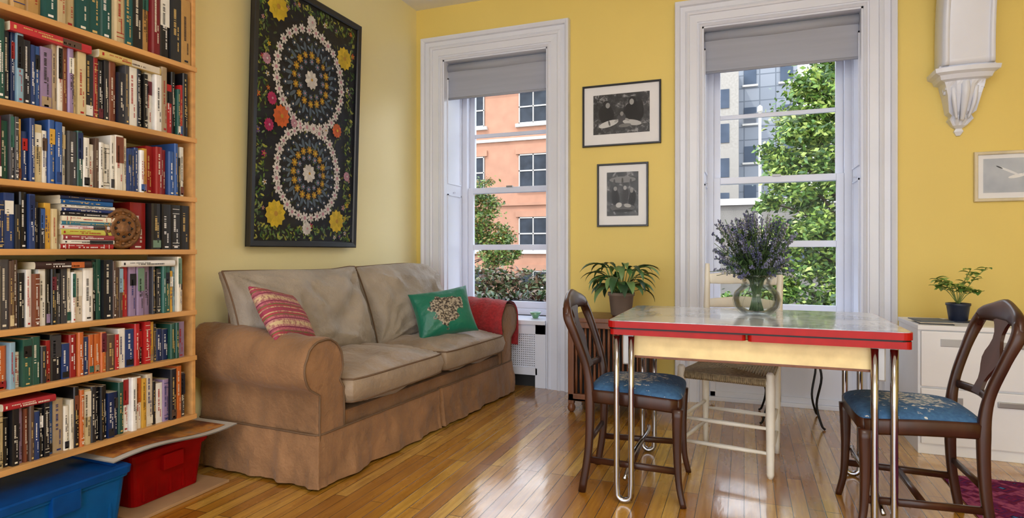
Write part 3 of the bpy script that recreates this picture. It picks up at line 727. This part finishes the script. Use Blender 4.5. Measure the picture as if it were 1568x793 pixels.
# ------------------------------------------------------------ dining chairs
def chair(name,x,y,rz):
    ZO=.46
    T0=TR(x,y,ZO,rz); g=G(name,T0); m=M['dwood']
    for s_ in (-1,1):
        post=cat([(-.225,s_*.19,0),(-.195,s_*.185,.2),(-.19,s_*.178,.42),(-.205,s_*.18,.56),(-.25,s_*.195,.70),(-.285,s_*.2,.79),(-.298,s_*.175,.835)],5); n=len(post)
        g.tube(post,lerpl([.017,.018,.022,.018,.018,.022,.02],n),m,12,side=(1,0,0),ry=lerpl([.013,.015,.018,.014,.016,.02,.02],n),pw=3.5)
        leg=cat([(.225,s_*.225,0),(.205,s_*.215,.1),(.198,s_*.212,.25),(.20,s_*.215,.42)],5); n=len(leg)
        g.tube(leg,lerpl([.013,.014,.018,.024],n),m,12,side=(1,0,0),ry=lerpl([.013,.014,.018,.024],n),pw=3.5)
        g.tube([(-.2,s_*.186,.15),(.2,s_*.214,.15)],.010,m,8,side=(0,1,0),ry=.014,pw=4)
        g.tube(cat([(-.19,s_*.18,.44),(0,s_*.205,.44),(.2,s_*.215,.43)],4),.012,m,8,side=(0,1,0),ry=.03,pw=5)
    g.tube([(.0,-.2,.15),(.0,.2,.15)],.012,m,8,side=(1,0,0),ry=.01,pw=4)
    g.tube([(-.2,-.186,.22),(-.2,.186,.22)],.010,m,8,side=(1,0,0),ry=.012,pw=4)
    g.tube([(.2,-.21,.43),(.2,.21,.43)],.014,m,8,side=(1,0,0),ry=.03,pw=5)
    g.tube([(-.19,-.18,.44),(-.19,.18,.44)],.014,m,8,side=(1,0,0),ry=.03,pw=5)
    g.tube(cat([(-.215,-.17,.545),(-.235,0,.55),(-.215,.17,.545)],5),.010,m,8,side=(1,0,0),ry=.016,pw=4)
    cr=cat([(-.292,-.198,.80),(-.30,-.165,.842),(-.315,-.08,.858),(-.32,0,.866),(-.315,.08,.858),(-.30,.165,.842),(-.292,.198,.80)],5); n=len(cr)
    g.tube(cr,lerpl([.014,.018,.016,.016,.016,.018,.014],n),m,12,side=(1,0,0),ry=lerpl([.02,.028,.04,.05,.04,.028,.02],n),pw=3)
    hw=[.04,.034,.03,.042,.064,.078,.072,.05,.036,.036,.05,.075]
    def sp(u,v,o):
        s_=v; k=lerpl(hw,45)[int(round(s_*44))]; z=.545+s_*.29; x=-.225-.085*s_**1.2-.015*math.sin(s_*3.14)
        return V((x+o,(u*2-1)*k,z))
    g.grid(lambda u,v:sp(u,v,.006),5,45,m); g.grid(lambda u,v:sp(u,v,-.006),5,45,m)
    for uu in (0,1): g.grid(lambda u,v:sp(uu,v,.006-.012*u),2,45,m)
    nn=20;vs=[];fs=[]
    for i in range(nn):
        for j in range(nn):
            u=-1+2*i/(nn-1);v=-1+2*j/(nn-1); u=math.copysign(1-(1-abs(u))**1.6,u);v=math.copysign(1-(1-abs(v))**1.6,v)
            hwid=.185+.035*(u+1)/2*1.0
            q=((1-u**4)*(1-v**4))**.5
            rx=.212*u; cc=1-.06*abs(u)**4*abs(v)**4
            vs.append(V((rx*cc+.008,v*hwid*cc,.458+.048*q)))
    for i in range(nn-1):
        for j in range(nn-1): fs.append((i*nn+j,(i+1)*nn+j,(i+1)*nn+j+1,i*nn+j+1))
    g.add(vs,fs,M['needle'],True)
    g.v=[(a,b,c-ZO) for a,b,c in g.v]
    return g.done()
chair('dining_chair',-.475,2.885,math.radians(2)); chair('dining_chair',.628,2.86,math.radians(181))

# ------------------------------------------------------------ rush chair
g=G('rush_seat_ladder_back_chair',TR(-.055,3.42,0,math.radians(-10)))
m=M['rushw']
fl,fr,bl_,br_=V((-.215,-.22,0)),V((.215,-.22,0)),V((-.19,.2,0)),V((.19,.2,0))
for p in (fl,fr):
    g.lathe([(.012,0),(.018,.02),(.019,.12),(.021,.3),(.022,.44),(.018,.485),(.02,.50),(.012,.512)],p,m,14)
for p,s_ in ((bl_,-1),(br_,1)):
    pt=cat([p,p+V((0,0,.25)),p+V((0,.005,.5)),p+V((s_*.005,.05,.8)),p+V((s_*.008,.075,.96)),p+V((s_*.008,.08,1.03))],5); n=len(pt)
    g.tube(pt,lerpl([.014,.019,.02,.018,.016,.012],n),m,12)
for (a,b) in ((fl,fr),(fl,bl_),(fr,br_),(bl_,br_)):
    for z in ((.12,.24) if a is not bl_ else (.2,)):
        g.tube([a+V((0,0,z)),(a+b)/2+V((0,0,z)),b+V((0,0,z))],[.008,.012,.008],m,10)
    g.tube([a+V((0,0,.46)),b+V((0,0,.46))],.012,m,10)
for z,h in ((.66,.03),(.80,.032),(.94,.038)):
    oy=.2+.005+(z-.5)*.16
    g.tube(cat([(-.19,oy,z),(-.1,oy+.022,z+.005),(0,oy+.028,z+.012),(.1,oy+.022,z+.005),(.19,oy,z)],5),.007,m,12,side=(0,1,0),ry=[h*(.75+.25*math.sin(i/20*math.pi)) for i in range(21)],pw=3)
for k in range(15):
    t=k/15; w=.215*(1-t); d=.21*(1-t); z=.475+.006*math.sin(t*2)-.008*t
    wb=w*.9
    g.tube([(-w-.006,-d-.01,z),(0,-d-.012,z-.002),(w+.006,-d-.01,z),(w*.95,0,z-.002),(wb,d-.01,z),(0,d-.01,z-.002),(-wb,d-.01,z),(-w*.95,0,z-.002)],.0085,M['rush'],6,True)
for k in range(44):
    x=-.195+k*.009; g.tube([(x,-.205,.478),(x,-.228,.472),(x,-.234,.458),(x,-.226,.446)],.0048,M['rush'],6)
g.box((-.19,-.19,.45),(.19,.18,.47),M['rush'],.008)
g.done()

# ------------------------------------------------------------ cabinet
g=G('slatted_wooden_cabinet'); x0,x1,y0,y1,h=-1.125,-.60,3.98,4.40,.65; m=M['bwood']
g.box((x0-.015,y0-.015,h-.03),(x1+.015,y1,h),m,.006); g.box((x0,y0,h-.07),(x1,y1,h-.03),m,.004)
for a in (x0,x1-.04):
    for b in (y0,y1-.04): 
        g.box((a,b,.06),(a+.04,b+.04,h-.03),m,.005); g.lathe([(.012,0),(.024,.015),(.028,.035),(.02,.055),(.014,.07)],(a+.02,b+.02,0),m,14)
g.box((x0,y0+.0,.08),(x1,y0+.03,.13),m,.004); g.box((x0,y0,.08),(x1,y1,.10),m,.004)
x=x0+.055
while x<x1-.05: g.tube([(x,y0+.015,.12),(x,y0+.015,.25),(x,y0+.015,.36),(x,y0+.015,.47),(x,y0+.015,.6)],[.007,.011,.007,.011,.007],m,8); x+=.032
y=y0+.055
while y<y1-.05: g.tube([(x0+.012,y,.12),(x0+.012,y,.36),(x0+.012,y,.6)],[.008,.011,.008],m,8); y+=.034
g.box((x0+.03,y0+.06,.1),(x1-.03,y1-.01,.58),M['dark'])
g.done()
# ------------------------------------------------------------ plants
def leaf(g,p,az,ln,wd,el,droop,col,m=None,nseg=7):
    p=V(p);d=V((math.cos(az),math.sin(az),0)); s_=V((-math.sin(az),math.cos(az),0)); vs=[]
    q=p.copy();e=el
    for i in range(nseg+1):
        t=i/nseg; w=wd*math.sin(min(1,t*1.02+.03)*math.pi)**.7*(1-.25*t) if i<nseg else 0.0005
        nrm=V((-d.x*math.sin(e),-d.y*math.sin(e),math.cos(e)))
        vs+= [q-s_*w+nrm*w*.3,q,q+s_*w+nrm*w*.3]
        q=q+(d*math.cos(e)+V((0,0,math.sin(e))))*ln/nseg; e-=droop/nseg
    fs=[]
    for i in range(nseg): fs+=[(3*i,3*i+1,3*i+4,3*i+3),(3*i+1,3*i+2,3*i+5,3*i+4)]
    g.add(vs,fs,m or M['leafa'],True,col)
gc=[lin(c) for c in ((62,110,56),(46,90,50),(90,134,72),(40,74,46),(114,150,90))]
g=G('potted_plant'); c=V((-.80,4.19,.651))
g.lathe([(.055,0),(.07,.01),(.085,.14),(.092,.142),(.092,.165),(.082,.165),(.08,.15),(.0,.145)],c,M['pot'],28)
for k in range(54):
    az=R.uniform(0,6.28); r=R.uniform(0,.05); hh=R.uniform(.02,.20); el=R.uniform(.3,1.2); ln=R.uniform(.13,.22)
    b=c+V((r*math.cos(az),r*math.sin(az),.15)); t=b+V((math.cos(az)*.06,math.sin(az)*.06,hh))
    g.tube([b,(b+t)/2+V((0,0,.01)),t],.0025,M['leafa'],5,col=gc[2]); leaf(g,t,az,ln,R.uniform(.024,.036),el*.6,R.uniform(1.3,2.2),R.choice(gc))
g.done(False)
g=G('potted_herb'); c=V((1.14,4.12,.706))
g.lathe([(.04,0),(.045,.004),(.056,.085),(.06,.087),(.06,.10),(.053,.10),(.05,.09),(0,.088)],c,M['navy'],24)
g.lathe([(.05,0),(.072,.004),(.07,.008),(.0,.008)],c-V((0,0,.006)),M['navy'],24)
for k in range(11):
    az=k*.6+R.random()*.5; tip=c+V((math.cos(az)*R.uniform(.05,.16),math.sin(az)*R.uniform(.02,.08),R.uniform(.15,.30)))
    b=c+V((0,0,.09)); pt=cat([b,(b+tip)/2+V((0,0,.03)),tip],4); g.tube(pt,.0022,M['leafa'],5,col=lin((130,150,76)))
    for q in pt[4:]:
        for _ in range(2): leaf(g,q,R.uniform(0,6.28),R.uniform(.035,.06),R.uniform(.013,.022),R.uniform(0,.7),.9,lin(R.choice([(126,166,72),(160,188,96),(96,140,66)])),nseg=5)
g.done(False)
VC=V((.055,3.08,tz))
g=G('glass_vase')
outer=[(.05,.0),(.075,.006),(.10,.035),(.108,.07),(.10,.105),(.075,.13),(.062,.145),(.066,.165),(.085,.185)]
g.lathe(outer,VC+V((0,0,.001)),M['vglass'],36,cap=False); g.lathe([(r-.005,z+.004) for r,z in outer],VC,M['vglass'],36,cap=False)
g.lathe([(.0,.001),(.05,.001)],VC,M['vglass'],36,cap=False); g.tube([VC+V((.085*math.cos(k*math.pi/16),.085*math.sin(k*math.pi/16),.186)) for k in range(32)],.004,M['vglass'],6,True)
for k in range(8):
    th=k*math.pi/4; g.tube([VC+V(((r+.001)*math.cos(th+z*3),(r+.001)*math.sin(th+z*3),z)) for r,z in outer],.0016,M['vglass'],5)
g.lathe([(.045,.008),(.094,.036),(.101,.07),(.094,.1),(.0,.1)],VC,thin_glass('vase_water',(.97,.985,.975),.2),30,cap=False)
g.done()
g=G('dried_lavender_bouquet')
for k in range(200):
    az=R.uniform(0,6.28); sp_=.20*R.random()**.65; hh=R.uniform(.22,.50)-sp_*.28
    b=VC+V((math.cos(az+3)*.035*R.random(),math.sin(az+3)*.035*R.random(),.02)); nk=VC+V((math.cos(az)*.035*R.random(),math.sin(az)*.035*R.random(),.165))
    tp=VC+V((math.cos(az)*sp_-.022,math.sin(az)*sp_,hh)); mid=(nk+tp)/2+V((math.cos(az)*sp_*.08,math.sin(az)*sp_*.08,.02))
    pt=cat([b,nk,mid,tp],5); g.tube(pt,.0015,M['leafa'],4,col=lin((84,110,74)))
    if R.random()<.8:
        pc=lin(R.choice([(104,108,146),(130,132,166),(80,84,122),(184,186,196),(72,82,108),(110,116,136)])); d=(pt[-1]-pt[-3]).normalized()
        for j in range(8):
            q=tp-d*(j*.0105)
            for _ in range(3):
                o=V((R.uniform(-1,1),R.uniform(-1,1),R.uniform(-.5,1)))*.008; r=R.uniform(.003,.0055); qq=q+o
                g.add([qq+V(w)*r for w in ((1,0,0),(0,1,0),(-1,0,0),(0,-1,0),(0,0,1.3),(0,0,-1.3))],[(0,1,4),(1,2,4),(2,3,4),(3,0,4),(1,0,5),(2,1,5),(3,2,5),(0,3,5)],M['petal'],True,pc)
    for j in range(6):
        q=pt[R.randint(5,12)]; leaf(g,q,R.uniform(0,6.28),R.uniform(.03,.07),R.uniform(.004,.011),R.uniform(.3,1.3),.8,lin(R.choice([(74,104,60),(94,124,76),(58,84,50),(112,132,96)])),nseg=4)
g.done(False)
g=G('ceramic_bowl'); g.lathe([(.02,0),(.024,.004),(.03,.02),(.05,.05),(.047,.05),(.028,.024),(.0,.012)],V((-1.62,4.74,.546)),mat('celadon_glaze',(110,160,120),.2,coat=.5),24); g.done()

# ------------------------------------------------------------ filing cabinet
g=G('filing_cabinet'); x0,x1,y0,y1=.885,1.80,3.85,4.30; m=M['steel']
g.box((x0,y0+.012,.0),(x1,y1,.68),m,.004); g.box((x0-.004,y0-.004,.675),(x1+.004,y1,.70),m,.004)
for z0,z1 in ((.06,.36),(.37,.67)):
    g.box((x0+.012,y0-.006,z0),(x1-.012,y0+.02,z1),m,.006)
    g.box((x0+.35,y0-.016,z1-.075),(x1-.35,y0-.004,z1-.045),M['grey'],.004); g.box((x1-.2,y0-.01,z1-.07),(x1-.14,y0-.004,z1-.04),M['grey'],.002)
    g.box((x0+.1,y0-.009,z1-.08),(x0+.2,y0-.005,z1-.04),M['grey'],.002)
g.box((x0+.01,y0+.03,.0),(x1-.01,y1,.06),M['dark'])
g.done()
g=G('magazine_stack'); 
for k in range(3): g.box((0,0,k*.006),(.16,.18,k*.006+.005),M['paint'],.001,col=lin([(60,64,70),(200,190,170),(90,100,110)][k]),T=TR(.90+.005*k,3.90,.7005,.12*k-.1))
g.done()
g=G('wire_side_table'); c=V((.28,4.32,0)); m=M['iron']
for k in range(4):
    th=math.pi/4+k*math.pi/2; d=V((math.cos(th),math.sin(th),0))
    g.tube(cat([c+d*.26+V((0,0,.006)),c+d*.235+V((0,0,.03)),c+d*.20+V((0,0,.15)),c+d*.235+V((0,0,.32)),c+d*.2+V((0,0,.44))],5),.007,m,8)
for r,z in ((.2,.44),): g.tube([c+V((r*math.cos(t*math.pi/16),r*math.sin(t*math.pi/16),z)) for t in range(32)],.006,m,8,True)
g.lathe([(0,.44),(.2,.44),(.205,.447),(.2,.455),(0,.455)],c,m,32); g.done()
g=G('patterned_rug')
g.box((.90,1.2,0.001),(2.4,3.52,.009),M['rug'],.003)
for k in range(80): x=.91+k*.0187; g.tube([(x,3.52,.004),(x+R.uniform(-.004,.004),3.55,.003)],.002,M['stone'],4)
g.done()

# ------------------------------------------------------------ outside
GZ=-1.6
g=G('street_ground'); g.box((-60,5.2,GZ-.2),(60,90,GZ),M['conc']); g.done()
g=G('building_salmon'); FY=27
g.box((-30,FY,GZ),(-6.4,FY+8,9.0),M['brick']); g.box((-30,FY-.3,8.95),(-6.2,FY,9.2),M['stone']); 
wd=mat('dark_window_pane',(44,50,58),.5,var=.4,vs=2,spec=.2)
for col in range(7):
    xr=-8.6-col*3.25
    for zb in (-1.4+.0,1.15,4.15,7.2):
        zt=zb+1.6
        g.box((xr-1.45,FY-.02,zb),(xr,FY+.05,zt),wd)
        for zz in (zb,(zb+zt)/2-.03,zt-.07): g.box((xr-1.45,FY-.06,zz),(xr,FY-.02,zz+.06),M['stone'])
        for xx in (xr-1.45,xr-.75,xr-.06): g.box((xx,FY-.06,zb),(xx+.05,FY-.02,zt),M['stone'])
        g.box((xr-1.6,FY-.15,zb-.16),(xr+.15,FY,zb),M['stone'])
        g.box((xr-1.6,FY-.1,zt),(xr+.15,FY,min(zt+.28,9)),M['brick'])
for z in (3.3,6.4): g.box((-30,FY-.12,z),(-6.4,FY,z+.14),M['stone'] if z>6 else M['brick'])
g.done()
g=G('building_grey_tower'); FY=40
g.box((-9,FY,GZ),(3.0,FY+10,13.9),M['tower'])
tw=mat('tower_window',(70,80,94),.7,var=.25,vs=1,spec=.1)
for i in range(6):
    for j in range(6): g.box((-8.2+i*2.05,FY-.05,-.6+j*2.4),(-7.5+i*2.05,FY+.01,.4+j*2.4),tw); g.box((-8.3+i*2.05,FY-.12,-.72+j*2.4),(-7.4+i*2.05,FY,-.6+j*2.4),M['stone'])
g.box((-3.6,FY-3,GZ),(-.3,FY,12.0),mat('beige_tower',(146,142,134),.8))
for j in range(6): 
    for i in range(3): g.box((-3.2+i*.95,FY-3.05,-.6+j*2.0),(-2.7+i*.95,FY-2.98,.5+j*2.0),tw)
g.done()
g=G('building_low_garage'); FY=25
g.box((-5,FY,GZ),(9,FY+5,3.0),mat('weathered_concrete',(112,108,102),.85,var=.2,vs=1)); g.box((-5.1,FY-.15,2.9),(9.1,FY+5,3.15),M['stone'])
for k in range(7): g.box((-4.4+k*1.9,FY-.04,.3),(-3.2+k*1.9,FY+.02,2.0),tw); g.box((-4.5+k*1.9,FY-.1,.18),(-3.1+k*1.9,FY,.3),M['stone'])
g.done()
g=G('street_lamp'); g.tube([(.33,14.5,GZ),(.33,14.5,4.2)],[.035,.03],M['stone'],10); g.lathe([(.03,0),(.06,.03),(.05,.14),(0,.18)],V((.33,14.5,4.19)),M['stone'],12); g.done()
g=G('window_planter'); g.box((-2.38,5.08,.46),(-1.5,5.26,.66),M['dark'],.01)
for k in range(90):
    leaf(g,(R.uniform(-2.36,-1.52),R.uniform(5.1,5.24),.655),R.uniform(0,6.28),R.uniform(.06,.15),R.uniform(.01,.02),R.uniform(.4,1.4),1.2,lin(R.choice([(74,100,50),(100,70,52),(60,84,46)])),nseg=4)
g.done(False)
def tree(name,trunk,cl,n,size,cols,seed,tr=1):
    rn=random.Random(seed); g=G(name)
    tx,ty=trunk; top=max(c[2] for c in cl)
    tp=cat([(tx,ty,GZ),(tx+.05,ty,GZ+1.5),(tx-.1,ty,GZ+3),(tx,ty,top)],4) if top>1.5 else cat([(tx,ty,GZ),(tx+.02,ty,(GZ+top)/2),(tx,ty,top)],4)
    g.tube(tp,lerpl([.12*tr,.09*tr,.06*tr,.02*tr],len(tp)),M['bark'],8)
    for c in cl:
        st=V((tx,ty,max(GZ+.6,c[2]-.9))); g.tube(cat([st,(st+V(c[:3]))/2+V((0,0,.2)),V(c[:3])],4),lerpl([.035*tr,.02*tr,.008],9),M['bark'],6)
    tot=sum(c[3]**2 for c in cl)
    vs=[];fs=[];co=[]
    for c in cl:
        cnt=int(n*c[3]**2/tot); sub=[]
        for _ in range(14):
            d=V((rn.gauss(0,1),rn.gauss(0,1),rn.gauss(0,1))).normalized(); sub.append(V(c[:3])+d*c[3]*rn.uniform(.2,.9))
        for _ in range(cnt):
            d=V((rn.gauss(0,1),rn.gauss(0,1),rn.gauss(0,.6))); p=rn.choice(sub)+d*c[3]*.22
            a=V((rn.gauss(0,1),rn.gauss(0,1),rn.gauss(0,.6))).normalized(); b=a.orthogonal().normalized(); b=(Matrix.Rotation(rn.random()*6,3,a)@b)
            s_=size*rn.uniform(.6,1.3); o=len(vs)
            vs+=[p-a*s_,p-b*s_*.45,p+a*s_,p+b*s_*.45+V((0,0,s_*.1))]; fs.append((o,o+1,o+2,o+3)); co.append(lin(rn.choice(cols)))
    g.add(vs,fs,M['leafa'],False,co); g.done(False)
LG=[(104,136,50),(144,168,74),(74,108,42),(52,82,38),(166,184,96),(88,124,52)]
tree('street_tree',(1.7,12),[(1.65,12,4.6,.65),(1.2,12,4.0,.6),(1.9,12.2,3.8,.8),(1.0,11.8,3.2,.55),(.6,12,2.75,.4),(1.6,12,2.9,.8),(.9,12,2.3,.65),(.4,12,2.0,.3),(1.6,12.3,2.0,.85),(.75,11.8,1.4,.6),(1.5,12,1.1,.85),(.55,12,.6,.6),(1.4,12,.2,.85),(2.3,12,2.6,.8),(1.25,12.1,4.9,.45),(-.05,12,.1,.5),(1.3,12.6,3.4,.8)],40000,.058,LG,5)
tree('street_tree',(-7.3,14),[(-6.5,14,2.7,.5),(-6.2,14,2.2,.5),(-6.3,14,1.6,.55),(-7.2,14,1.6,.7),(-5.7,14.2,1.5,.45),(-5.4,14,1.1,.35),(-6.0,14,1.0,.5),(-7.6,14,2.4,.7)],12000,.05,[(90,118,46),(118,142,64),(66,90,40),(130,104,52)],8,.7)
tree('garden_shrub',(-3.2,8.0),[(-3.2,8,.62,.3),(-3.6,8,.55,.35),(-2.8,8,.58,.3),(-3.9,8,.5,.4),(-2.5,8,.45,.3),(-3.4,8,.2,.5),(-2.9,8,.2,.5),(-2.3,8,.3,.4),(-3.1,8,-.3,.6)],11000,.045,[(66,84,44),(84,60,44),(96,74,56),(48,64,34),(110,112,80)],9,.25)
tree('garden_shrub',(1.2,8.5),[(.6,8.5,-.1,.5),(1.2,8.5,.0,.5),(.1,8.5,-.1,.5),(1.7,8.5,.1,.5),(-.4,8.5,-.2,.4)],8000,.05,[(80,108,44),(110,136,60),(56,84,38),(44,66,32)],10,.25)

# ------------------------------------------------------------ light & camera
w=bpy.data.worlds.new('sky'); sc.world=w; w.use_nodes=True; nt=w.node_tree
bg=nt.nodes['Background']
tc=nt.nodes.new('ShaderNodeTexCoord'); sx=nt.nodes.new('ShaderNodeSeparateXYZ'); nt.links.new(tc.outputs['Generated'],sx.inputs[0])
cr=ramp(nt,sx.outputs[2],[(0.,(.97,.97,1.)),(.35,(.88,.93,1.)),(1.,(.6,.74,.98))]); nt.links.new(cr,bg.inputs[0]); bg.inputs[1].default_value=3.8
sd=bpy.data.lights.new('sun','SUN'); sd.energy=2.2; sd.angle=.02; sd.color=(1,.94,.84)
so=bpy.data.objects.new('sun',sd); sc.collection.objects.link(so)
so.rotation_euler=V((.45,.75,-1.0)).to_track_quat('-Z','Y').to_euler()
ld=bpy.data.lights.new('added_fill_light','AREA'); ld.shape='DISK'; ld.size=1.0; ld.energy=42; ld.color=(1,.95,.86)  # unseen fill lamp, added to brighten the room
lo=bpy.data.objects.new('added_fill_light',ld); lo.location=(.4,.2,3.12); sc.collection.objects.link(lo)
cd=bpy.data.cameras.new('camera'); cam=bpy.data.objects.new('camera',cd); sc.collection.objects.link(cam)
cd.sensor_width=36; cd.lens=36*921/1568; cd.shift_y=-11.5/1568; cd.clip_start=.05; cd.clip_end=300
cam.location=(0,0,1.1); cam.rotation_euler=(math.pi/2,0,math.radians(21.1))
sc.camera=cam
sc.view_settings.view_transform='Standard'; sc.view_settings.exposure=0.03
